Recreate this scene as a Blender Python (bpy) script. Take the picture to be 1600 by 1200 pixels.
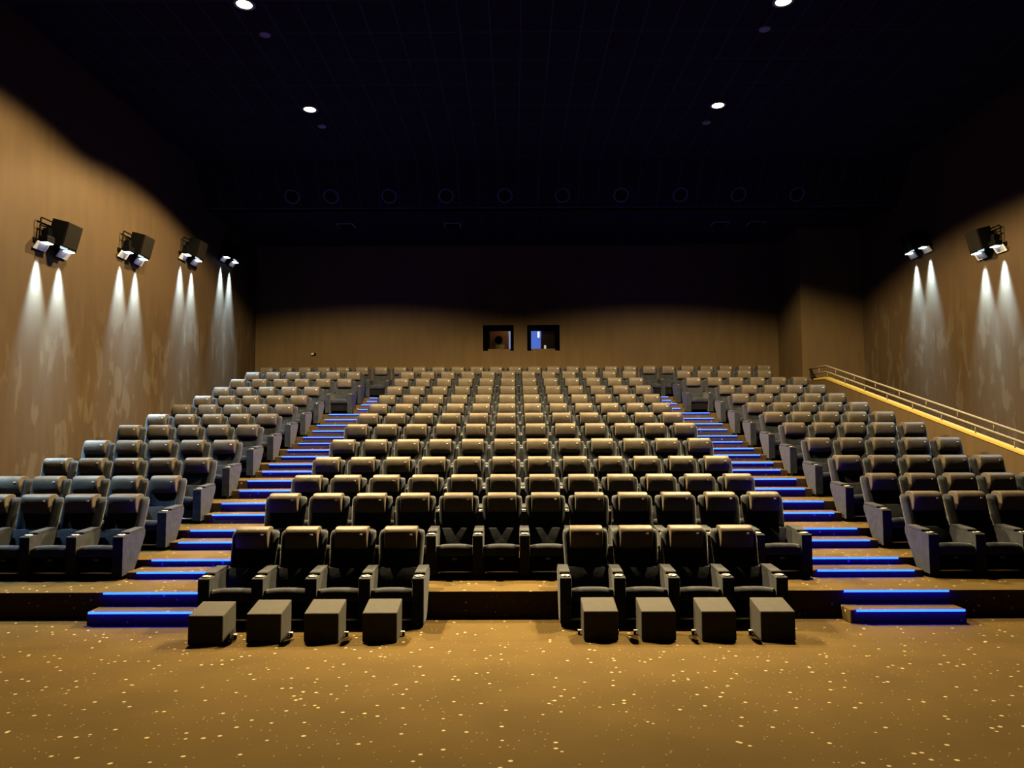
import bpy, bmesh, math, random
from mathutils import Vector, Matrix

for o in list(bpy.data.objects):
    bpy.data.objects.remove(o)
S = bpy.context.scene
COL = S.collection
R = math.radians
rng = random.Random(7)

# ------------------------------------------------------------------ camera, world, exposure
cam_d = bpy.data.cameras.new('camera')
cam_d.sensor_width = 36.0
cam_d.lens = 36.0 * 1145.0 / 1600.0
cam_d.clip_end = 200
cam = bpy.data.objects.new('camera', cam_d)
COL.objects.link(cam)
cam.matrix_world = (Matrix.Translation((0, 0, 2.29)) @ Matrix.Rotation(R(0.175), 4, 'Z')
                    @ Matrix.Rotation(R(90 + 3.5), 4, 'X') @ Matrix.Rotation(R(-0.22), 4, 'Z'))
S.camera = cam
w = bpy.data.worlds.new('world')
w.use_nodes = True
w.node_tree.nodes['Background'].inputs[0].default_value = (0.004, 0.005, 0.008, 1)
w.node_tree.nodes['Background'].inputs[1].default_value = 0.0
S.world = w
S.view_settings.view_transform = 'Standard'
S.view_settings.look = 'None'
S.view_settings.gamma = 1.0
S.view_settings.use_curve_mapping = False
S.view_settings.exposure = 0.0

# the four ceiling downlights and the wall lamps (positions; each lamp's light is made in its builder)
WARM = (1.0, 0.74, 0.36)
COOL = (0.42, 0.68, 0.90)
DOWN_SPILL = 10500.0      # wide spill of each downlight
DOWN_BEAM = {True: 26000.0, False: 24000.0}   # aimed inner beam: front pair / rear pair
LAMP_SPILL = {1: 5000.0, -1: 2600.0}      # wall lamps, light thrown into the room
WALL_POWER = 15500.0
CEIL_Z = 9.6
DOWNLIGHTS = [(-4.61, 12.15), (-4.64, 16.3), (4.64, 12.15), (4.64, 16.2)]

# ------------------------------------------------------------------ materials
def mat(name):
    m = bpy.data.materials.new(name)
    m.use_nodes = True
    nt = m.node_tree
    return m, nt, nt.nodes['Principled BSDF']

def N(nt, t, **kw):
    n = nt.nodes.new(t)
    for k, v in kw.items():
        setattr(n, k, v)
    return n

def L(nt, a, b):
    nt.links.new(a, b)

def simple(name, col, rough=0.6, metal=0.0, sheen=0.0, spec=0.5):
    m, nt, p = mat(name)
    p.inputs['Base Color'].default_value = (*col, 1)
    p.inputs['Roughness'].default_value = rough
    p.inputs['Metallic'].default_value = metal
    p.inputs['Specular IOR Level'].default_value = spec
    if sheen:
        p.inputs['Sheen Weight'].default_value = sheen
        p.inputs['Sheen Roughness'].default_value = 0.45
    return m

def emit(name, col, s):
    m, nt, p = mat(name)
    p.inputs['Base Color'].default_value = (0.02, 0.02, 0.02, 1)
    p.inputs['Emission Color'].default_value = (*col, 1)
    p.inputs['Emission Strength'].default_value = s
    return m

def fabric(name, c0, c1, sheen, scale, bump):
    m, nt, p = mat(name)
    tc = N(nt, 'ShaderNodeTexCoord')
    oi = N(nt, 'ShaderNodeObjectInfo')
    ad = N(nt, 'ShaderNodeVectorMath', operation='ADD')
    sc = N(nt, 'ShaderNodeMath', operation='MULTIPLY')
    sc.inputs[1].default_value = 50
    L(nt, oi.outputs['Random'], sc.inputs[0])
    L(nt, tc.outputs['Object'], ad.inputs[0]); L(nt, sc.outputs[0], ad.inputs[1])
    no = N(nt, 'ShaderNodeTexNoise')
    no.inputs['Scale'].default_value = scale
    no.inputs['Detail'].default_value = 3
    L(nt, ad.outputs[0], no.inputs['Vector'])
    cr = N(nt, 'ShaderNodeValToRGB')
    cr.color_ramp.elements[0].position = 0.35
    cr.color_ramp.elements[1].position = 0.68
    cr.color_ramp.elements[0].color = (*c0, 1)
    cr.color_ramp.elements[1].color = (*c1, 1)
    L(nt, no.outputs['Fac'], cr.inputs[0])
    L(nt, cr.outputs[0], p.inputs['Base Color'])
    p.inputs['Roughness'].default_value = 0.85
    p.inputs['Specular IOR Level'].default_value = 0.04
    p.inputs['Sheen Weight'].default_value = sheen
    p.inputs['Sheen Roughness'].default_value = 0.4
    if bump:
        b = N(nt, 'ShaderNodeBump')
        b.inputs['Strength'].default_value = bump
        b.inputs['Distance'].default_value = 0.02
        L(nt, no.outputs['Fac'], b.inputs['Height'])
        L(nt, b.outputs[0], p.inputs['Normal'])
    return m

M_FAB = fabric('grey velvet upholstery', (0.0064, 0.0075, 0.0105), (0.0112, 0.0128, 0.0165), 0.08, 9, 0.25)
M_LEATHER = fabric('grey leather pad', (0.033, 0.0274, 0.0217), (0.0435, 0.0365, 0.0293), 0.0, 6, 0.35)
M_LEATHER.node_tree.nodes['Principled BSDF'].inputs['Roughness'].default_value = 0.5
M_LEATHER.node_tree.nodes['Principled BSDF'].inputs['Specular IOR Level'].default_value = 0.06
M_STOOL = fabric('grey stool upholstery', (0.0215, 0.0205, 0.0190), (0.0242, 0.023, 0.0213), 0.0, 14, 0.1)
M_DARK = simple('black plastic', (0.0015, 0.0015, 0.0018), 0.7, spec=0.03)
M_BLACKFAB = simple('black base cloth', (0.0025, 0.0025, 0.003), 0.9, spec=0.02)
M_METAL = simple('satin metal', (0.75, 0.7, 0.65), 0.5, 1.0)
M_CHROME = simple('cup holder metal', (0.16, 0.14, 0.12), 0.35, 1.0)
M_TAG = simple('white woven tag', (0.30, 0.28, 0.25), 0.5, spec=0.1)
M_PLATE = simple('dim number plate', (0.012, 0.01, 0.01), 0.6)
M_RAIL = simple('pale painted rail', (0.085, 0.07, 0.046), 0.5, spec=0.1)
M_COPING = simple('yellow varnished coping', (0.165, 0.118, 0.026), 0.4, spec=0.2)
M_CEILTRIM = simple('grey ceiling plate', (0.05, 0.05, 0.056), 0.7)
M_BOX = simple('loudspeaker cabinet', (0.0012, 0.0012, 0.0012), 0.6, spec=0.03)
M_GRILLE = simple('loudspeaker grille cloth', (0.0042, 0.0036, 0.0027), 0.8, spec=0.02)
M_REFL = simple('lamp reflector white', (0.28, 0.28, 0.27), 0.6, spec=0.05)
M_LAMPBODY = simple('lamp housing black', (0.001, 0.001, 0.0012), 0.5, spec=0.03)
M_BULB = emit('lamp lens cool white', (0.85, 0.95, 1.0), 9.0)
M_DOWN = emit('downlight lens warm white', (1.0, 0.80, 0.50), 14.0)
M_LEDCYAN = emit('step LED front', (0.035, 0.30, 1.0), 1.7)
M_LEDBLUE = emit('step LED deep blue underside', (0.0, 0.0002, 1.0), 190.0)
M_LEDTOP = emit('step LED deep blue top', (0.0, 0.0003, 1.0), 250.0)
M_VOID = simple('matt black reveal', (0.0003, 0.0003, 0.0003), 1.0, spec=0.0)

def carpet_mat():
    m, nt, p = mat('tan carpet with white speckles')
    g = N(nt, 'ShaderNodeNewGeometry')
    v = N(nt, 'ShaderNodeTexVoronoi')
    v.inputs['Scale'].default_value = 7.5
    L(nt, g.outputs['Position'], v.inputs['Vector'])
    mr = N(nt, 'ShaderNodeMapRange')
    mr.inputs['From Min'].default_value = 0.135
    mr.inputs['From Max'].default_value = 0.10
    L(nt, v.outputs['Distance'], mr.inputs['Value'])
    v2 = N(nt, 'ShaderNodeTexVoronoi')
    v2.inputs['Scale'].default_value = 15.0
    L(nt, g.outputs['Position'], v2.inputs['Vector'])
    mr2 = N(nt, 'ShaderNodeMapRange')
    mr2.inputs['From Min'].default_value = 0.105
    mr2.inputs['From Max'].default_value = 0.065
    mr2.inputs['To Max'].default_value = 0.7
    L(nt, v2.outputs['Distance'], mr2.inputs['Value'])
    mxd = N(nt, 'ShaderNodeMath', operation='MAXIMUM')
    L(nt, mr.outputs[0], mxd.inputs[0]); L(nt, mr2.outputs[0], mxd.inputs[1])
    no = N(nt, 'ShaderNodeTexNoise')
    no.inputs['Scale'].default_value = 1.3
    no.inputs['Detail'].default_value = 6
    L(nt, g.outputs['Position'], no.inputs['Vector'])
    cr = N(nt, 'ShaderNodeValToRGB')
    cr.color_ramp.elements[0].position = 0.3
    cr.color_ramp.elements[1].position = 0.7
    cr.color_ramp.elements[0].color = (0.027, 0.0176, 0.0054, 1)
    cr.color_ramp.elements[1].color = (0.034, 0.0222, 0.0064, 1)
    L(nt, no.outputs['Fac'], cr.inputs[0])
    mx = N(nt, 'ShaderNodeMix', data_type='RGBA')
    L(nt, mxd.outputs[0], mx.inputs['Factor'])
    L(nt, cr.outputs[0], mx.inputs['A'])
    mx.inputs['B'].default_value = (0.17, 0.145, 0.088, 1)
    L(nt, mx.outputs['Result'], p.inputs['Base Color'])
    p.inputs['Roughness'].default_value = 0.95
    p.inputs['Specular IOR Level'].default_value = 0.03
    n2 = N(nt, 'ShaderNodeTexNoise')
    n2.inputs['Scale'].default_value = 120
    L(nt, g.outputs['Position'], n2.inputs['Vector'])
    b = N(nt, 'ShaderNodeBump')
    b.inputs['Strength'].default_value = 0.25
    b.inputs['Distance'].default_value = 0.005
    L(nt, n2.outputs['Fac'], b.inputs['Height'])
    L(nt, b.outputs[0], p.inputs['Normal'])
    return m

def wall_mat(name, base, patch, thr, amount):
    m, nt, p = mat(name)
    g = N(nt, 'ShaderNodeNewGeometry')
    mp = N(nt, 'ShaderNodeMapping')
    mp.inputs['Scale'].default_value = (1.1, 1.1, 0.42)
    L(nt, g.outputs['Position'], mp.inputs['Vector'])
    no = N(nt, 'ShaderNodeTexNoise')
    no.inputs['Scale'].default_value = 3.4
    no.inputs['Detail'].default_value = 7
    no.inputs['Distortion'].default_value = 0.25
    L(nt, mp.outputs[0], no.inputs['Vector'])
    mr = N(nt, 'ShaderNodeMapRange')
    mr.inputs['From Min'].default_value = thr
    mr.inputs['From Max'].default_value = thr + 0.05
    L(nt, no.outputs['Fac'], mr.inputs['Value'])
    n2 = N(nt, 'ShaderNodeTexNoise')
    n2.inputs['Scale'].default_value = 2.2
    n2.inputs['Detail'].default_value = 8
    mp2 = N(nt, 'ShaderNodeMapping')
    mp2.inputs['Scale'].default_value = (3.2, 3.2, 0.5)
    L(nt, g.outputs['Position'], mp2.inputs['Vector'])
    L(nt, mp2.outputs[0], n2.inputs['Vector'])
    cr = N(nt, 'ShaderNodeValToRGB')
    cr.color_ramp.elements[0].position = 0.25
    cr.color_ramp.elements[1].position = 0.75
    cr.color_ramp.elements[0].color = (*[c * 0.86 for c in base], 1)
    cr.color_ramp.elements[1].color = (*[c * 1.12 for c in base], 1)
    L(nt, n2.outputs['Fac'], cr.inputs[0])
    # peeled paint only on the lower part of the wall, where people brush past it
    sx = N(nt, 'ShaderNodeSeparateXYZ')
    L(nt, g.outputs['Position'], sx.inputs[0])
    # height above the sloping seating: z - 0.235*y
    ma = N(nt, 'ShaderNodeMath', operation='MULTIPLY_ADD')
    ma.inputs[1].default_value = -0.235
    L(nt, sx.outputs['Y'], ma.inputs[0]); L(nt, sx.outputs['Z'], ma.inputs[2])
    hr = N(nt, 'ShaderNodeMapRange')
    hr.inputs['From Min'].default_value = 1.6
    hr.inputs['From Max'].default_value = 0.2
    L(nt, ma.outputs[0], hr.inputs['Value'])
    mu = N(nt, 'ShaderNodeMath', operation='MULTIPLY')
    L(nt, mr.outputs[0], mu.inputs[0]); L(nt, hr.outputs[0], mu.inputs[1])
    m2 = N(nt, 'ShaderNodeMath', operation='MULTIPLY')
    m2.inputs[1].default_value = amount
    L(nt, mu.outputs[0], m2.inputs[0])
    mx = N(nt, 'ShaderNodeMix', data_type='RGBA')
    L(nt, m2.outputs[0], mx.inputs['Factor'])
    L(nt, cr.outputs[0], mx.inputs['A'])
    mx.inputs['B'].default_value = (*patch, 1)
    L(nt, mx.outputs['Result'], p.inputs['Base Color'])
    p.inputs['Roughness'].default_value = 0.8
    p.inputs['Specular IOR Level'].default_value = 0.08
    return m

def ceiling_mat():
    m, nt, p = mat('black ceiling tiles with thin grey grid')
    g = N(nt, 'ShaderNodeNewGeometry')
    sx = N(nt, 'ShaderNodeSeparateXYZ')
    L(nt, g.outputs['Position'], sx.inputs[0])
    outs = []
    for ch, off, per in (('X', 5.97, 0.555), ('Y', 0.30, 1.03)):
        a = N(nt, 'ShaderNodeMath', operation='ADD'); a.inputs[1].default_value = off + 50 * per
        L(nt, sx.outputs[ch], a.inputs[0])
        b = N(nt, 'ShaderNodeMath', operation='MODULO'); b.inputs[1].default_value = per
        L(nt, a.outputs[0], b.inputs[0])
        c = N(nt, 'ShaderNodeMath', operation='LESS_THAN'); c.inputs[1].default_value = 0.012
        L(nt, b.outputs[0], c.inputs[0])
        outs.append(c)
    mxm = N(nt, 'ShaderNodeMath', operation='MAXIMUM')
    L(nt, outs[0].outputs[0], mxm.inputs[0]); L(nt, outs[1].outputs[0], mxm.inputs[1])
    mx = N(nt, 'ShaderNodeMix', data_type='RGBA')
    L(nt, mxm.outputs[0], mx.inputs['Factor'])
    mx.inputs['A'].default_value = (0.003, 0.003, 0.0035, 1)
    mx.inputs['B'].default_value = (0.022, 0.022, 0.024, 1)
    L(nt, mx.outputs['Result'], p.inputs['Base Color'])
    p.inputs['Roughness'].default_value = 0.9
    p.inputs['Specular IOR Level'].default_value = 0.05
    return m

M_CARPET = carpet_mat()
M_WALL = wall_mat('brown wall paint', (0.0205, 0.0127, 0.0060), (0.040, 0.033, 0.0225), 0.55, 0.33)
M_PLAIN = wall_mat('plain brown wall paint', (0.0315, 0.0205, 0.0095), (0.0315, 0.0205, 0.0095), 0.9, 0.0)
M_CEIL = ceiling_mat()

# ------------------------------------------------------------------ mesh helpers
def new_obj(name, bm, m, parent=None, smooth=False, loc=None):
    bmesh.ops.recalc_face_normals(bm, faces=bm.faces)
    me = bpy.data.meshes.new(name)
    bm.to_mesh(me); bm.free()
    for x in (m if isinstance(m, (list, tuple)) else [m]):
        me.materials.append(x)
    if smooth:
        me.polygons.foreach_set('use_smooth', [True] * len(me.polygons))
    o = bpy.data.objects.new(name, me)
    COL.objects.link(o)
    if parent:
        o.parent = parent
    if loc:
        o.location = loc
    return o

def add_box(bm, x0, x1, y0, y1, z0, z1, mi=0):
    vs = [bm.verts.new(p) for p in ((x0, y0, z0), (x1, y0, z0), (x1, y1, z0), (x0, y1, z0),
                                    (x0, y0, z1), (x1, y0, z1), (x1, y1, z1), (x0, y1, z1))]
    fs = [bm.faces.new([vs[i] for i in q]) for q in ((3, 2, 1, 0), (4, 5, 6, 7), (0, 1, 5, 4), (1, 2, 6, 5), (2, 3, 7, 6), (3, 0, 4, 7))]
    for f in fs:
        f.material_index = mi
    return vs, fs

def bevel(bm, w, seg=2):
    bmesh.ops.bevel(bm, geom=list(bm.edges), offset=w, segments=seg, profile=0.6, affect='EDGES', clamp_overlap=True)

def bm_box(*a, bev=0.0, seg=2):
    bm = bmesh.new()
    add_box(bm, *a)
    if bev:
        bevel(bm, bev, seg)
    return bm

def prism_x(pts, x0, x1, bev=0.0, seg=2):
    """polygon in (y, z) extruded along x"""
    bm = bmesh.new()
    a = [bm.verts.new((x0, y, z)) for y, z in pts]
    b = [bm.verts.new((x1, y, z)) for y, z in pts]
    n = len(pts)
    bm.faces.new(a[::-1]); bm.faces.new(b)
    for i in range(n):
        bm.faces.new((a[i], a[(i + 1) % n], b[(i + 1) % n], b[i]))
    if bev:
        bevel(bm, bev, seg)
    return bm

def loft(rings, cap=True):
    bm = bmesh.new()
    vv = [[bm.verts.new(p) for p in r] for r in rings]
    n = len(rings[0])
    for a, b in zip(vv, vv[1:]):
        for i in range(n):
            bm.faces.new((a[i], a[(i + 1) % n], b[(i + 1) % n], b[i]))
    if cap:
        bm.faces.new(vv[0][::-1]); bm.faces.new(vv[-1])
    return bm

def add_tube(bm, pts, r, n=8):
    pts = [Vector(p) for p in pts]
    rings = []
    for i, p in enumerate(pts):
        d = (pts[min(i + 1, len(pts) - 1)] - pts[max(i - 1, 0)]).normalized()
        up = Vector((0, 0, 1)) if abs(d.z) < 0.95 else Vector((1, 0, 0))
        s = d.cross(up).normalized(); u = s.cross(d)
        rings.append([bm.verts.new(p + r * (math.cos(2 * math.pi * k / n) * s + math.sin(2 * math.pi * k / n) * u)) for k in range(n)])
    for a, b in zip(rings, rings[1:]):
        for k in range(n):
            bm.faces.new((a[k], a[(k + 1) % n], b[(k + 1) % n], b[k]))
    bm.faces.new(rings[0][::-1]); bm.faces.new(rings[-1])

def lathe(prof, n=24, close=True):
    """prof: list of (r, z); revolve around z"""
    bm = bmesh.new()
    rings = []
    for r, z in prof:
        if r < 1e-6:
            rings.append([bm.verts.new((0, 0, z))])
        else:
            rings.append([bm.verts.new((r * math.cos(2 * math.pi * k / n), r * math.sin(2 * math.pi * k / n), z)) for k in range(n)])
    for a, b in zip(rings, rings[1:]):
        for k in range(n):
            q = [a[k % len(a)], a[(k + 1) % len(a)], b[(k + 1) % len(b)], b[k % len(b)]]
            q = list(dict.fromkeys(q))
            if len(q) > 2:
                bm.faces.new(q)
    return bm

def thing(name, label, cat, loc=(0, 0, 0), group=None):
    o = bpy.data.objects.new(name, None)
    o.empty_display_size = 0.1
    COL.objects.link(o)
    o.location = loc
    o['label'] = label; o['category'] = cat
    if group:
        o['group'] = group
    return o

def tag(o, label, cat, group=None):
    o['label'] = label; o['category'] = cat
    if group:
        o['group'] = group
    return o

def struct(name, bm, m, smooth=False):
    o = new_obj(name, bm, m, smooth=smooth)
    o['kind'] = 'structure'
    return o

def copy_part(src, parent):
    c = src.copy()
    COL.objects.link(c)
    c.parent = parent
    return c

ORD = ['zeroth', 'first', 'second', 'third', 'fourth', 'fifth', 'sixth', 'seventh', 'eighth', 'ninth', 'tenth', 'eleventh', 'twelfth',
       'thirteenth', 'fourteenth', 'fifteenth', 'sixteenth', 'seventeenth', 'eighteenth', 'nineteenth', 'twentieth', 'twenty-first',
       'twenty-second', 'twenty-third', 'twenty-fourth', 'twenty-fifth', 'twenty-sixth', 'twenty-seventh']

# ------------------------------------------------------------------ the room
XL, XR, XP, YB = -8.70, 10.78, 9.0, 24.5
EDGE0, DEPTH = 9.06, 1.2
PLAT = [0.315, 0.50, 0.74, 1.035, 1.335, 1.585, 1.84, 2.11, 2.405, 2.705, 3.0, 3.25]   # twelve tiers
edge = lambda k: EDGE0 + DEPTH * k

# floor: flat in front of the seats, then a gentle ramp rising towards the screen end
bm = bmesh.new()
xs = [-12.0, -5.3, -3.5, 0.0, 5.4, 12.0]
seam = [7.10, 7.77, 7.97, 8.04, 7.95, 7.8]
SL = 0.0763
for i in range(5):
    x0, x1, s0, s1 = xs[i], xs[i + 1], seam[i], seam[i + 1]
    v = [bm.verts.new(p) for p in ((x0, -3, SL * (s0 + 3)), (x1, -3, SL * (s1 + 3)), (x1, s1, 0), (x0, s0, 0))]
    bm.faces.new(v)
    v2 = [bm.verts.new((x1, YB + .3, 0)), bm.verts.new((x0, YB + .3, 0))]
    bm.faces.new([v[3], v[2], v2[0], v2[1]])
bmesh.ops.remove_doubles(bm, verts=bm.verts, dist=1e-4)
bmesh.ops.translate(bm, verts=bm.verts, vec=(0, 0, 0))
g = bmesh.ops.extrude_face_region(bm, geom=list(bm.faces))
bmesh.ops.translate(bm, verts=[e for e in g['geom'] if isinstance(e, bmesh.types.BMVert)], vec=(0, 0, -0.2))
struct('floor', bm, M_CARPET)

for k in range(12):
    y1 = edge(k + 1) if k < 11 else YB
    struct('floor_tier', bm_box(XL, XP, edge(k), y1, 0.0 if k == 0 else PLAT[k - 1] - 0.05, PLAT[k]), M_CARPET)

struct('wall_left', bm_box(XL - 0.25, XL, -3, YB + 0.3, -0.2, CEIL_Z + 0.2), M_WALL)
struct('wall_right', bm_box(XR, XR + 0.25, -3, 22.5, -0.2, CEIL_Z + 0.2), M_WALL)
# stepped-in corner: the right rear return wall
bm = bmesh.new()
add_box(bm, 8.87, XR + 0.25, 22.5, 22.7, 0, CEIL_Z + 0.2)
add_box(bm, 8.87, 9.07, 22.7, YB, 0, CEIL_Z + 0.2)
struct('wall_return', bm, M_PLAIN)
# rear wall with two projection openings
WZ0, WZ1 = 4.907, 5.775
bm = bmesh.new()
for x0, x1 in ((XL - 0.25, -1.044), (-0.01, 0.442), (1.537, 9.07)):
    add_box(bm, x0, x1, YB, YB + 0.3, 0, CEIL_Z + 0.2)
for x0, x1 in ((-1.044, -0.01), (0.442, 1.537)):
    add_box(bm, x0, x1, YB, YB + 0.3, 0, WZ0)
    add_box(bm, x0, x1, YB, YB + 0.3, WZ1, CEIL_Z + 0.2)
struct('wall_back', bm, M_PLAIN)

# ceiling: high flat part, a steep soffit, then the low part over the last rows
SY0, SY1, SZ1 = 19.46, 20.32, 8.49
ZT = CEIL_Z + 0.2
for poly in ([(-3, CEIL_Z), (SY0, CEIL_Z), (SY0, ZT), (-3, ZT)],
             [(SY0, CEIL_Z), (SY1, SZ1), (SY1 + 0.25, SZ1), (SY0 + 0.25, ZT), (SY0, ZT)],
             [(SY1, SZ1), (YB + 0.3, SZ1), (YB + 0.3, SZ1 + 0.2), (SY1, SZ1 + 0.2)]):
    struct('ceiling', prism_x(poly, XL - 0.25, XR + 0.25), M_CEIL)

# parapet under the handrail
cz = lambda y: 1.816 + (y - 13.02) * (3.73 - 1.816) / (21.16 - 13.02)
YT = 21.2
bm = prism_x([(9.0, 0), (22.5, 0), (22.5, cz(YT) - 0.03), (YT, cz(YT) - 0.03), (9.0, cz(9.0) - 0.03)], XP + 0.0, XP + 0.12)
struct('wall_parapet', bm, M_PLAIN)

# ------------------------------------------------------------------ projection booth behind the rear wall
for n, (x0, x1, sx0, sx1) in enumerate(((-1.044, -0.01, -0.88, -0.12), (0.442, 1.537, 0.575, 1.385))):
    wr = thing('window_%d' % (n + 1), 'projection window', 'window', (0.5 * (x0 + x1), YB + 0.28, WZ0))
    wr['kind'] = 'structure'; del wr['category']; del wr['label']
    cx = wr.location.x
    bm = bmesh.new()
    add_box(bm, x0 - cx, sx0 - cx, -0.26, 0.02, 0, WZ1 - WZ0)
    add_box(bm, sx1 - cx, x1 - cx, -0.26, 0.02, 0, WZ1 - WZ0)
    add_box(bm, sx0 - cx, sx1 - cx, -0.26, 0.02, 0.70, WZ1 - WZ0)
    new_obj('window_frame', bm, M_VOID, wr)
    new_obj('window_sill', prism_x([(-0.25, 0), (0.02, 0), (0.02, 0.10), (-0.25, 0.07)], sx0 - cx, sx1 - cx), M_PLAIN, wr)
    gm, nt, p = mat('booth window glass')
    p.inputs['Transmission Weight'].default_value = 1.0
    p.inputs['Roughness'].default_value = 0.0
    p.inputs['IOR'].default_value = 1.05
    p.inputs['Base Color'].default_value = (0.95, 0.97, 1, 1)
    new_obj('pane', bm_box(sx0 - cx, sx1 - cx, 0.0, 0.006, 0.09, 0.71), gm, wr)
M_BOOTH = simple('booth wall', (0.05, 0.045, 0.04), 0.8)
for q in ((-2.2, 2.7, 27.6, 27.7, 3.9, 6.6), (-2.3, -2.2, 24.8, 27.7, 3.9, 6.6), (2.7, 2.8, 24.8, 27.7, 3.9, 6.6)):
    struct('wall_booth', bm_box(*q), M_BOOTH)
struct('ceiling', bm_box(-2.3, 2.8, 24.8, 27.7, 6.6, 6.7), M_BOOTH)
struct('floor', bm_box(-2.3, 2.8, 24.8, 27.7, 3.8, 3.9), M_BOOTH)
# projector behind the first window
pj = thing('film_projector', 'brown cinema projector with round dark lens behind the first booth window', 'projector', (-0.55, 25.3, 3.9))
new_obj('cabinet', bm_box(-0.30, 0.36, 0.0, 1.2, 0.75, 1.78, bev=0.02), simple('projector cabinet', (0.30, 0.13, 0.06), 0.5), pj)
new_obj('pedestal', bm_box(-0.25, 0.3, 0.1, 1.1, 0.0, 0.75, bev=0.01), M_DARK, pj)
new_obj('front_panel', bm_box(-0.10, 0.22, -0.03, 0.0, 0.98, 1.30, bev=0.01), simple('projector panel', (0.62, 0.5, 0.32), 0.5), pj)
bm = lathe([(0.0, 0.02), (0.10, 0.02), (0.115, 0.12), (0.13, 0.12), (0.13, -0.06), (0, -0.06)], 20)
bmesh.ops.rotate(bm, verts=bm.verts, cent=(0, 0, 0), matrix=Matrix.Rotation(R(90), 3, 'X'))
bmesh.ops.translate(bm, verts=bm.verts, vec=(0.02, -0.03, 1.46))
new_obj('lens', bm, M_DARK, pj, smooth=True)
sc = new_obj('lit_panel', bm_box(0.36, 1.02, 27.50, 27.58, 4.2, 6.2, bev=0.01), emit('blue daylight panel', (0.10, 0.20, 0.75), 0.75))  # daylight on the booth wall, put in as a self-glowing panel
tag(sc, 'tall blue glow for daylight on booth rear wall, seen through second booth window', 'glowing panel')
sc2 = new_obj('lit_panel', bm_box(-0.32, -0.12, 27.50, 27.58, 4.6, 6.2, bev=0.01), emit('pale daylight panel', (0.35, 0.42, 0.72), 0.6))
tag(sc2, 'pale glowing panel beside the projector, seen through first booth window', 'glowing panel')
rk = thing('equipment_rack', 'dark equipment rack with small lit readout behind second booth window', 'rack', (1.25, 26.0, 3.9))
new_obj('rack_body', bm_box(-0.28, 0.28, 0, 0.6, 0, 1.75, bev=0.015), simple('rack brown', (0.09, 0.06, 0.045), 0.6), rk)
new_obj('readout', bm_box(-0.18, -0.11, -0.02, 0.0, 1.18, 1.36), emit('readout glow', (0.9, 0.8, 0.55), 0.6), rk)
bl = thing('booth_lamp', 'small bright hanging lamp inside the booth behind second window', 'lamp', (0.88, 26.2, 5.72))
new_obj('bulb', bm_box(-0.035, 0.035, -0.03, 0.03, -0.16, 0.06, bev=0.015), emit('booth lamp glow', (1, 0.93, 0.75), 1.3), bl, smooth=True)
new_obj('cord', bm_box(-0.008, 0.008, -0.008, 0.008, 0.05, 0.88), M_DARK, bl)
ld = bpy.data.lights.new('booth fill', 'POINT')  # fill without a fixture, added to brighten projector and rack
ld.energy = 9.0; ld.color = (1, 0.72, 0.42); ld.shadow_soft_size = 0.06
lo = bpy.data.objects.new('booth fill', ld)
lo.location = (0.1, 24.95, 6.1); COL.objects.link(lo)

# ------------------------------------------------------------------ ceiling fittings
side = lambda x: 'handrail side' if x > 0 else 'side without the handrail'
def downlight(x, y, which):
    t = thing('ceiling_downlight', 'glowing warm round ceiling downlight, %s, %s' % (which, side(x)), 'ceiling light', (x, y, CEIL_Z), 'lit ceiling downlights')
    new_obj('trim_ring', lathe([(0.13, -0.002), (0.18, -0.002), (0.185, -0.02), (0.15, -0.03), (0.13, -0.02), (0.13, -0.002)], 32), M_CEILTRIM, t, True)
    new_obj('lens', lathe([(0, -0.035), (0.09, -0.032), (0.132, -0.018), (0.132, -0.004), (0, -0.004)], 32), M_DOWN, t, True)
    l = bpy.data.lights.new('downlight', 'SPOT')
    l.energy = DOWN_SPILL; l.color = WARM; l.spot_size = R(145 if y < 14 else 142); l.spot_blend = 0.22; l.shadow_soft_size = 0.09
    o = bpy.data.objects.new('downlight', l)
    o.location = (x, y, CEIL_Z - 0.15); COL.objects.link(o)
    front = y < 14
    l2 = bpy.data.lights.new('downlight beam', 'SPOT')
    l2.energy = DOWN_BEAM[front]; l2.color = WARM; l2.spot_size = R(70 if front else 82); l2.spot_blend = 1.0; l2.shadow_soft_size = 0.09
    o2 = bpy.data.objects.new('downlight beam', l2)
    o2.location = (x, y, CEIL_Z - 0.15)
    aim = Vector((-0.1, 11.0, 0.0)) if front else Vector((0.1, 14.5, 2.0))
    o2.rotation_euler = (aim - o2.location).to_track_quat('-Z', 'Y').to_euler()
    COL.objects.link(o2)
for x, y in DOWNLIGHTS:
    downlight(x, y, 'nearer the screen' if y < 14 else 'farther over the tiers')
for x, y in ((-4.59, 13.13), (-4.62, 17.25), (4.62, 13.03), (4.63, 17.15)):
    d = new_obj('ceiling_disc', lathe([(0, -0.035), (0.07, -0.033), (0.10, -0.02), (0.105, 0.0), (0, 0.0)], 28), M_CEILTRIM, smooth=True, loc=(x, y, CEIL_Z))
    tag(d, 'small unlit grey ceiling disc behind the %s downlight, %s' % ('nearer' if y < 15 else 'farther', side(x)), 'ceiling disc', 'grey ceiling discs')
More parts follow.
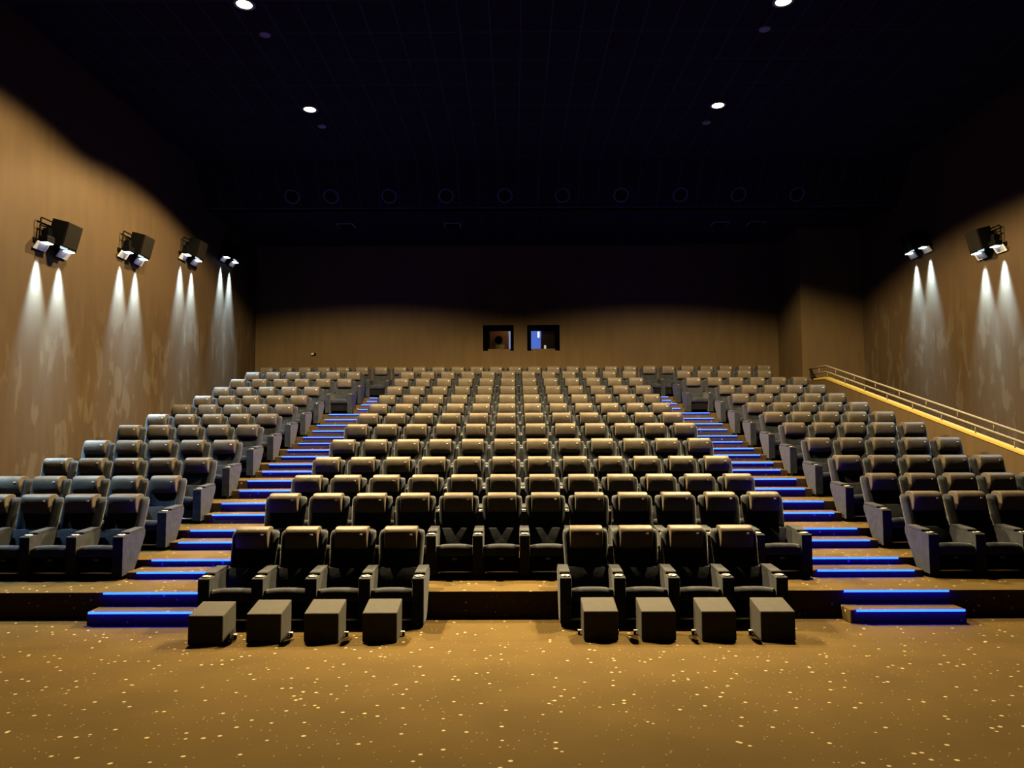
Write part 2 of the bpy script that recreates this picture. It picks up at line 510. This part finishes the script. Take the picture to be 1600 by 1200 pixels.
# ring fittings on the sloping soffit
sdir = Vector((0, SY1 - SY0, SZ1 - CEIL_Z)).normalized()
snorm = Vector((0, sdir.z, -sdir.y))
SX = (-6.18, -5.09, -3.47, -1.88, -0.24, 1.37, 3.0, 4.65, 6.27, 7.9)
pc = Vector((0, SY0, CEIL_Z)) + sdir * 1.02 + snorm * 0.008
rot = Vector((0, 0, -1)).rotation_difference(snorm).to_matrix().to_4x4()
M_RING = simple('soffit ring grey', (0.03, 0.03, 0.045), 0.5, spec=0.1)
for i, x in enumerate(SX):
    t = thing('soffit_ring', 'dark round ring fitting on the sloping soffit, %s from the handrail wall' % ORD[len(SX) - i], 'ceiling speaker', (x, pc.y, pc.z), 'ring fittings on the soffit')
    t.rotation_euler = rot.to_euler()
    new_obj('ring', lathe([(0.175, 0), (0.175, -0.02), (0.19, -0.03), (0.21, -0.025), (0.215, 0.0), (0.175, 0)], 32), M_RING, t, True)
    new_obj('cone', lathe([(0.175, -0.004), (0.12, 0.0), (0.05, -0.004), (0.035, -0.02), (0, -0.025)], 32), M_DARK, t, True)
for i, x in enumerate((-5.1, -1.86, 6.27, 7.36)):
    t = thing('ceiling_vent', 'square grey vent on low rear ceiling, %s from the handrail wall' % ORD[4 - i], 'vent', (x, 21.95, SZ1), 'vents on the low rear ceiling')
    new_obj('vent_frame', bm_box(-0.25, 0.25, -0.24, 0.24, -0.025, 0.0, bev=0.006), M_CEILTRIM, t)
    bm = bmesh.new()
    for k in range(9):
        add_box(bm, -0.22, 0.22, -0.21 + 0.05 * k, -0.19 + 0.05 * k, -0.035, -0.024)
    new_obj('slats', bm, M_DARK, t)
# little sensor on the rear wall
t = thing('wall_sensor', 'tiny pale sensor box on the rear wall above the tiers', 'sensor', (-6.72, YB, 4.82))
new_obj('sensor_body', bm_box(-0.09, 0.0, -0.06, 0, -0.04, 0.04, bev=0.01), simple('sensor ivory', (0.10, 0.095, 0.08), 0.5), t)
new_obj('sensor_eye', bm_box(0.0, 0.07, -0.05, 0, -0.04, 0.04, bev=0.01), M_DARK, t)

# ------------------------------------------------------------------ wall lamps and loudspeakers
def wall_lamp(X, y, z, s, label):
    """s: +1 on the left wall (room lies towards +x), -1 on the right wall; local x = away from the wall"""
    t = thing('wall_lamp', label, 'wall lamp', (X, y, z), 'twin wall spotlights')
    px = lambda a, b: (min(s * a, s * b), max(s * a, s * b))
    new_obj('wall_plate', bm_box(*px(0.0, 0.03), -0.46, 0.46, -0.03, 0.05, bev=0.008), M_LAMPBODY, t)
    new_obj('housing', bm_box(*px(0.03, 0.15), -0.24, -0.04, 0.10, 0.28, bev=0.02), M_LAMPBODY, t)
    bm = bmesh.new()
    add_tube(bm, [(s * 0.06, -0.37, 0.02), (s * 0.08, -0.37, 0.42), (s * 0.08, -0.35, 0.44), (s * 0.08, 0.14, 0.44), (s * 0.03, 0.16, 0.40)], 0.015, 6)
    add_tube(bm, [(s * 0.08, -0.37, 0.30), (s * 0.08, 0.10, 0.30)], 0.012, 6)
    new_obj('bracket', bm, M_LAMPBODY, t)
    new_obj('glint_panel', bm_box(*px(0.29, 0.32), -0.13, 0.07, -0.08, 0.02, bev=0.01), emit('pale blue reflection glow', (0.55, 0.75, 0.85), 0.9), t)  # pale reflection on the fitting, given as a weakly glowing panel
    new_obj('panel_arm', bm_box(*px(0.03, 0.29), -0.05, -0.01, -0.05, -0.01), M_LAMPBODY, t)
    for dy in (-0.33, 0.33):
        h = new_obj('lamp_head', bm_box(*px(0.10, 0.26), dy - 0.11, dy + 0.11, -0.03, 0.09, bev=0.015), M_LAMPBODY, t)
        new_obj('lens', bm_box(*px(0.12, 0.24), dy - 0.09, dy + 0.09, -0.045, -0.03, bev=0.004), M_BULB, h)
        # the reflector flap leans out from the wall and is lit by the lens in front of it
        pts = [(0.03, -0.15), (0.04, -0.16), (0.125, -0.03), (0.115, -0.02)]
        bm = bmesh.new()
        a = [bm.verts.new((s * u, dy - 0.17, v)) for u, v in pts]
        b = [bm.verts.new((s * u, dy + 0.17, v)) for u, v in pts]
        bm.faces.new(a); bm.faces.new(b[::-1])
        for i in range(4):
            bm.faces.new((a[i], b[i], b[(i + 1) % 4], a[(i + 1) % 4]))
        new_obj('reflector', bm, M_REFL, h)
        l = bpy.data.lights.new('wall spot', 'SPOT')
        l.energy = WALL_POWER; l.color = COOL; l.spot_size = R(38); l.spot_blend = 1.0; l.shadow_soft_size = 0.05
        o = bpy.data.objects.new('wall spot', l)
        o.location = (X + s * 0.10, y + dy, z - 0.165)
        o.rotation_euler = Vector((-s * 0.02, 0, -1)).to_track_quat('-Z', 'Y').to_euler()
        COL.objects.link(o)
    l = bpy.data.lights.new('wall lamp spill', 'SPOT')
    l.energy = LAMP_SPILL[s]; l.color = COOL; l.spot_size = R(60); l.spot_blend = 0.9; l.shadow_soft_size = 0.06
    o = bpy.data.objects.new('wall lamp spill', l)
    o.location = (X + s * 0.30, y, z - 0.1)
    o.rotation_euler = Vector((s * 0.47, 0, -1)).to_track_quat('-Z', 'Y').to_euler()
    COL.objects.link(o)
def wall_speaker(X, y, z, s, label):
    t = thing('wall_loudspeaker', label, 'loudspeaker', (X, y, z), 'wall loudspeakers')
    px = lambda a, b: (min(s * a, s * b), max(s * a, s * b))
    new_obj('wall_mount', bm_box(*px(0.0, 0.16), -0.05, 0.05, -0.06, 0.06, bev=0.008), M_LAMPBODY, t)
    tilt = Matrix.Rotation(R(14) * s, 3, 'Y')
    def tilted(b):
        bmesh.ops.rotate(b, verts=b.verts, cent=(s * 0.12, 0, 0), matrix=tilt)
        return b
    c = new_obj('cabinet', tilted(bm_box(*px(0.10, 0.40), -0.22, 0.24, -0.26, 0.21, bev=0.01)), M_BOX, t)
    new_obj('grille', tilted(bm_box(*px(0.40, 0.415), -0.205, 0.225, -0.245, 0.195, bev=0.005)), M_GRILLE, t)
LEFTL = [(10.7, 5.0), (13.5, 5.57), (16.3, 6.08), (19.2, 6.72), (21.8, 7.27)]
RIGHTL = [(13.5, 5.57), (16.28, 6.12), (19.1, 6.80)]
for i, (y, z) in enumerate(LEFTL):
    wall_lamp(XL, y, z + 0.17, 1, 'twin white wall spotlight, %s along the plain wall counting from the screen' % ORD[i + 1])
    wall_speaker(XL, y + 0.08, z + 0.45, 1, 'black tilted loudspeaker over the %s spotlight of the plain wall' % ORD[i + 1])
for i, (y, z) in enumerate(RIGHTL):
    wall_lamp(XR, y, z + 0.17, -1, 'twin white wall spotlight, %s along the handrail wall counting from the screen' % ORD[i + 1])
    wall_speaker(XR, y + 0.08, z + 0.45, -1, 'black tilted loudspeaker over the %s spotlight of the handrail wall' % ORD[i + 1])

# ------------------------------------------------------------------ handrail on the parapet
hx = XP + 0.06
hr = thing('handrail', 'sloping yellow topped handrail with two pale rails beside the seats', 'handrail', (hx, 9.0, cz(9.0)))
off = Vector((hx, 9.0, cz(9.0)))
def lp(y, dz):
    return Vector((hx, y, cz(min(y, YT)) + dz)) - off
pts = [(y, z) for y, z in ((9.0, cz(9.0)), (YT, cz(YT)), (22.0, cz(YT)))]
poly = [(y - off.y, z - off.z + 0.02) for y, z in pts] + [(y - off.y, z - off.z - 0.03) for y, z in pts[::-1]]
new_obj('coping', prism_x(poly, -0.075, 0.075, 0.01), M_COPING, hr)
for nm, dz in (('mid_rail', 0.17), ('top_rail', 0.34)):
    bm = bmesh.new()
    add_tube(bm, [lp(9.0, dz), lp(YT - 0.06, dz - 0.006), lp(YT + 0.06, dz), lp(22.42, dz)], 0.022, 10)
    new_obj(nm, bm, M_RAIL, hr, True)
y = 21.18
while y > 9.2:
    bm = bmesh.new(); add_tube(bm, [lp(y, 0.0), lp(y, 0.17)], 0.011, 6)
    new_obj('post', bm, M_RAIL, hr, True)
    y -= 1.12
y = 21.74
while y > 9.2:
    bm = bmesh.new(); add_tube(bm, [lp(y, 0.17), lp(y, 0.34)], 0.011, 6)
    new_obj('post', bm, M_RAIL, hr, True)
    y -= 1.12
bm = bmesh.new(); add_tube(bm, [lp(22.40, 0.34), lp(21.95, 0.0)], 0.03, 8)
new_obj('end_bracket', bm, M_DARK, hr, True)

# ------------------------------------------------------------------ aisle steps and blue step lights
def led(x0, x1, y, z, label):
    cx = 0.5 * (x0 + x1); h = 0.5 * (x1 - x0)
    t = thing('step_light', label, 'step light', (cx, y, z), 'blue LED strips on the aisle steps')
    new_obj('housing', bm_box(-h, h, -0.012, 0.0, -0.020, 0.005), M_DARK, t)
    bm = bmesh.new()
    v, f = add_box(bm, -h + 0.01, h - 0.01, -0.026, -0.012, -0.018, 0.004)
    for q in f:
        q.material_index = 1
    f[2].material_index = 0
    f[1].material_index = 2
    new_obj('light_bar', bm, [M_LEDCYAN, M_LEDBLUE, M_LEDTOP], t)
for sgn, an in ((-1, 'aisle away from the handrail'), (1, 'handrail-side aisle')):
    for k in range(12):
        zl = PLAT[k - 1] if k else 0.0
        zm = 0.5 * (zl + PLAT[k])
        y = edge(k)
        hd = 0.31 if k == 0 else 0.40
        if sgn < 0:
            x0, x1 = (-5.16, -3.68)
            if k == 0: x0, x1 = -5.04, -3.68
            if k >= 10: x0 = -4.54
            l0, l1 = x0 + (0.13 if k else 0.02), x1 - 0.05
            b0, b1 = (l0, l1)
        else:
            x0, x1 = (3.94, 5.42)
            if k == 0: x0, x1 = 3.93, 5.29
            if k >= 10: x1 = 4.81
            l0, l1 = x0 + 0.05, x1 - (0.13 if k else 0.02)
            b0, b1 = (l0, l1)
        st = new_obj('aisle_step', bm_box(x0, x1, y - hd, y, zl, zm, bev=0.008, seg=1), M_CARPET)
        tag(st, 'carpeted half step below the %s tier in the %s' % (ORD[k + 1], an), 'step', 'carpeted aisle steps')
        led(b0, b1, y - hd, zm, 'blue LED strip on half step below %s tier, %s' % (ORD[k + 1], an))
        led(l0, l1, y, PLAT[k], 'blue LED strip on the %s tier edge, %s' % (ORD[k + 1], an))

# ------------------------------------------------------------------ cinema seat: parts made once, then copied
P = 0.62
def back_y(z):
    return -0.10 + (z - 0.5) * 0.30
def make_back():
    prof = [(-1.0, 0.055), (-0.985, 0.005), (-0.93, -0.035), (-0.84, -0.045), (-0.74, -0.03), (-0.60, -0.002), (-0.3, 0.006), (0, 0.008)]
    prof = prof + [(-u, d) for u, d in prof[:-1][::-1]]
    backp = [(0.975, 0.10), (0.85, 0.125), (0.4, 0.132), (0, 0.132), (-0.4, 0.132), (-0.85, 0.125), (-0.975, 0.10)]
    loop = prof + backp
    rings = []
    for z, hw, th in ((0.505, 0.245, 0.55), (0.515, 0.262, 0.9), (0.56, 0.268, 1), (0.66, 0.275, 1), (0.78, 0.281, 1), (0.90, 0.286, 1), (0.945, 0.287, 1),
                      (0.978, 0.284, 1.0), (0.998, 0.276, 0.92), (1.010, 0.262, 0.75), (1.014, 0.245, 0.5)):
        c = 0.06
        rings.append([(u * hw, back_y(z) + c + (d - c) * th, z) for u, d in loop])
    return loft(rings)
def make_headrest():
    pts = [(-0.03, .797), (-.058, .800), (-0.078, .822), (-.089, .850), (-.0955, .885), (-.1005, .928), (-.1005, .966), (-.0955, 1.000), (-.084, 1.029), (-.063, 1.049), (-.033, 1.060),
           (.01, 1.065), (.085, 1.064), (.135, 1.047), (.155, 1.005), (.14, .965), (.075, .94), (.02, .86)]
    cy = sum(p[0] for p in pts) / len(pts); czz = sum(p[1] for p in pts) / len(pts)
    rings = []
    for x, s in ((-.203, .62), (-.2025, .80), (-.199, .93), (-.19, .985), (-.12, 1.0), (0, 1.005), (.12, 1.0), (.19, .985), (.199, .93), (.2025, .80), (.203, .62)):
        rings.append([(x, cy + (a - cy) * s, czz + (b - czz) * (0.25 * s + 0.75)) for a, b in pts])
    return loft(rings)
def make_cushion():
    # domed seat pad with a rolled front edge
    nx, prof = 9, [(-0.70, .30), (-0.728, .33), (-0.737, .38), (-0.73, .415), (-0.71, .440), (-0.67, .449), (-0.60, .440), (-0.45, .405), (-0.30, .368), (-0.17, .336), (-0.15, .32), (-0.15, .295), (-0.17, .29)]
    rings = []
    for i in range(nx):
        u = -1 + 2 * i / (nx - 1)
        x = 0.238 * u
        drop = 0.022 * abs(u) ** 3
        rings.append([(x, y, z - (drop if z > .31 else 0)) for y, z in prof])
    return loft(rings)
proto = thing('cinema_seat', 'x', 'seat')
PR = {}
bm = bmesh.new()
add_box(bm, -0.235, 0.235, -0.69, -0.34, 0.115, 0.305)
add_box(bm, -0.20, 0.20, -0.58, -0.36, 0.0, 0.12)
PR['base'] = new_obj('base', bm, M_BLACKFAB, proto)
PR['seat_cushion'] = new_obj('seat_cushion', make_cushion(), M_FAB, proto, True)
bm = prism_x([(-0.215, 0.33), (-0.125, 0.585), (-0.02, 0.585), (-0.10, 0.33)], -0.302, 0.302, 0.012, 2)
PR['lower_back'] = new_obj('lower_back', bm, M_FAB, proto, True)
PR['backrest'] = new_obj('backrest', make_back(), M_FAB, proto, True)
PR['headrest'] = new_obj('headrest', make_headrest(), M_LEATHER, proto, True)
PR['tag'] = new_obj('tag', bm_box(0.118, 0.150, -0.106, -0.088, .968, .987), M_TAG, PR['headrest'])
arm_pts = [(-0.75, 0.05), (-0.45, 0.05), (-0.165, 0.50), (-0.155, 0.575), (-0.17, 0.59), (-0.55, 0.575), (-0.74, 0.572), (-0.75, 0.56)]
PR['armrest'] = new_obj('armrest', prism_x(arm_pts, -0.0675, 0.0675, 0.006, 2), M_FAB, proto)
PR['armrest'].location.x = -P / 2
bm = prism_x([(-0.575, 0.580), (-0.165, 0.594), (-0.16, 0.615), (-0.20, 0.628), (-0.56, 0.612), (-0.575, 0.60)], -0.062, 0.062, 0.006, 2)
PR['arm_pad'] = new_obj('arm_pad', bm, M_FAB, PR['armrest'])
bm = lathe([(0.040, .574), (0.055, .574), (0.056, .584), (0.050, .588), (0.041, .584), (0.039, .5765), (0, .5755)], 24)
for f in bm.faces:
    if f.calc_center_median().xy.length < 0.0395:
        f.material_index = 1  # dark disc paints the shaded cup hole; the arm is solid
PR['cup_holder'] = new_obj('cup_holder', bm, [M_CHROME, M_DARK], PR['armrest'], True)
PR['cup_holder'].location = (0, -0.66, 0)
bm = bmesh.new(); add_tube(bm, [(-0.225, -0.675, 0.085), (0.225, -0.675, 0.085)], 0.014, 8)
PR['foot_rail'] = new_obj('foot_rail', bm, M_METAL, proto, True)
PR['number_plate'] = new_obj('number_plate', bm_box(-0.03, 0.03, -0.695, -0.689, 0.24, 0.27), M_PLATE, proto)
plinth_bm = bmesh.new()
add_box(plinth_bm, -0.05, 0.05, -0.70, -0.42, 0.0, 0.055)
PR['foot'] = new_obj('foot', plinth_bm, M_DARK, PR['armrest'])

def seat(X, Yh, z, label, group, detail, last, first=[True]):
    if first[0]:
        root = proto
    else:
        root = proto.copy(); COL.objects.link(root)
    root.location = (X, Yh, z)
    root['label'] = label; root['category'] = 'seat'; root['group'] = group
    def arm(x, src_is_proto=False):
        a = PR['armrest'] if src_is_proto else copy_part(PR['armrest'], root)
        a.location.x = x
        if not src_is_proto:
            copy_part(PR['arm_pad'], a)
            copy_part(PR['cup_holder'], a)
            if detail > 1:
                copy_part(PR['foot'], a)
    if first[0]:
        first[0] = False
        if last:
            arm(P / 2)
        return root
    names = ['base', 'seat_cushion', 'lower_back', 'backrest']
    if detail > 1:
        names += ['foot_rail', 'number_plate']
    for n in names:
        copy_part(PR[n], root)
    h = copy_part(PR['headrest'], root)
    copy_part(PR['tag'], h)
    arm(-P / 2)
    if last:
        arm(P / 2)
    return root

# front row on the flat floor: two runs of four
for xs_, sidew in (((-3.29, -2.67, -2.05, -1.43), 'side away from the handrail'), ((0.895, 1.52, 2.145, 2.77), 'handrail side')):
    for i, x in enumerate(xs_):
        n = i + 1 if x > 0 else 4 - i
        seat(x, 9.33, 0.0, 'charcoal seat on the flat floor, %s from the front gap, %s' % (ORD[n], sidew), 'front row seats behind the footstools', 2, i == 3)
# twelve tiers
for k in range(12):
    Yh = 10.53 + DEPTH * k
    det = 2 if k < 3 else 1
    if k < 11:
        for i in range(12):
            seat(-3.28 + P * i, Yh, PLAT[k], 'grey cinema seat in the centre block, %s tier, %s from the handrail-side aisle' % (ORD[k + 1], ORD[12 - i]), 'seats of the centre block', det, i == 11)
        nl = 6 if k >= 9 else 5
        for i in range(nl):
            seat(-8.04 + P * i, Yh, PLAT[k], 'grey cinema seat in the block by the plain wall, %s tier, %s from the aisle' % (ORD[k + 1], ORD[nl - i]), 'seats of the block by the plain wall', det, i == nl - 1)
        xr = [5.83 + P * i for i in range(5)]
        if k == 9: xr = [5.21] + xr
        if k == 10: xr = [5.21] + xr[:4]
        for i, x in enumerate(xr):
            seat(x, Yh, PLAT[k], 'grey cinema seat in the block by the handrail, %s tier, %s from the aisle' % (ORD[k + 1], ORD[i + 1]), 'seats of the block by the handrail', det, i == len(xr) - 1)
    else:
        for i in range(27):
            seat(-8.03 + P * i, Yh, PLAT[k], 'grey cinema seat in the top row against the rear wall, %s from the handrail end' % ORD[27 - i], 'seats of the top row', det, i == 26)

# ------------------------------------------------------------------ wedge footstools
SX_ = [(-3.285, 7.90), (-2.69, 7.97), (-2.08, 7.99), (-1.455, 8.0), (0.925, 8.04), (1.545, 8.03), (2.19, 8.02), (2.82, 8.01)]
sp = {}
for i, (x, y) in enumerate(SX_):
    n = (4 - i) if i < 4 else (i - 3)
    sd = 'side away from the handrail' if i < 4 else 'handrail side'
    lab = 'charcoal wedge footstool, %s from the front gap, %s' % (ORD[n], sd)
    t = thing('footstool', lab, 'footstool', (x, y, 0), 'wedge footstools before the front row')
    if i == 0:
        b = prism_x([(0, 0.012), (0.37, 0.012), (0.37, 0.392), (0, 0.322)], -0.187, 0.187, 0.014, 3)
        sp['body'] = new_obj('body', b, M_STOOL, t)
        b = bmesh.new(); add_box(b, -0.175, 0.175, 0.02, 0.35, 0.0, 0.02)
        sp['base'] = new_obj('base', b, M_DARK, t)
        for s in (-1, 1):
            b = lathe([(0, -0.012), (0.022, -0.012), (0.025, -0.006), (0.025, 0.006), (0.022, 0.012), (0, 0.012)], 16)
            bmesh.ops.rotate(b, verts=b.verts, cent=(0, 0, 0), matrix=Matrix.Rotation(R(90), 3, 'Y'))
            bmesh.ops.translate(b, verts=b.verts, vec=(s * 0.215, 0.28, 0.025))
            sp['caster%d' % s] = new_obj('caster', b, M_DARK, t, True)
            sp['bracket%d' % s] = new_obj('caster_bracket', bm_box(s * 0.205 - 0.022, s * 0.205 + 0.022, 0.262, 0.298, 0.046, 0.054), M_METAL, t)
    else:
        for q in sp.values():
            copy_part(q, t)
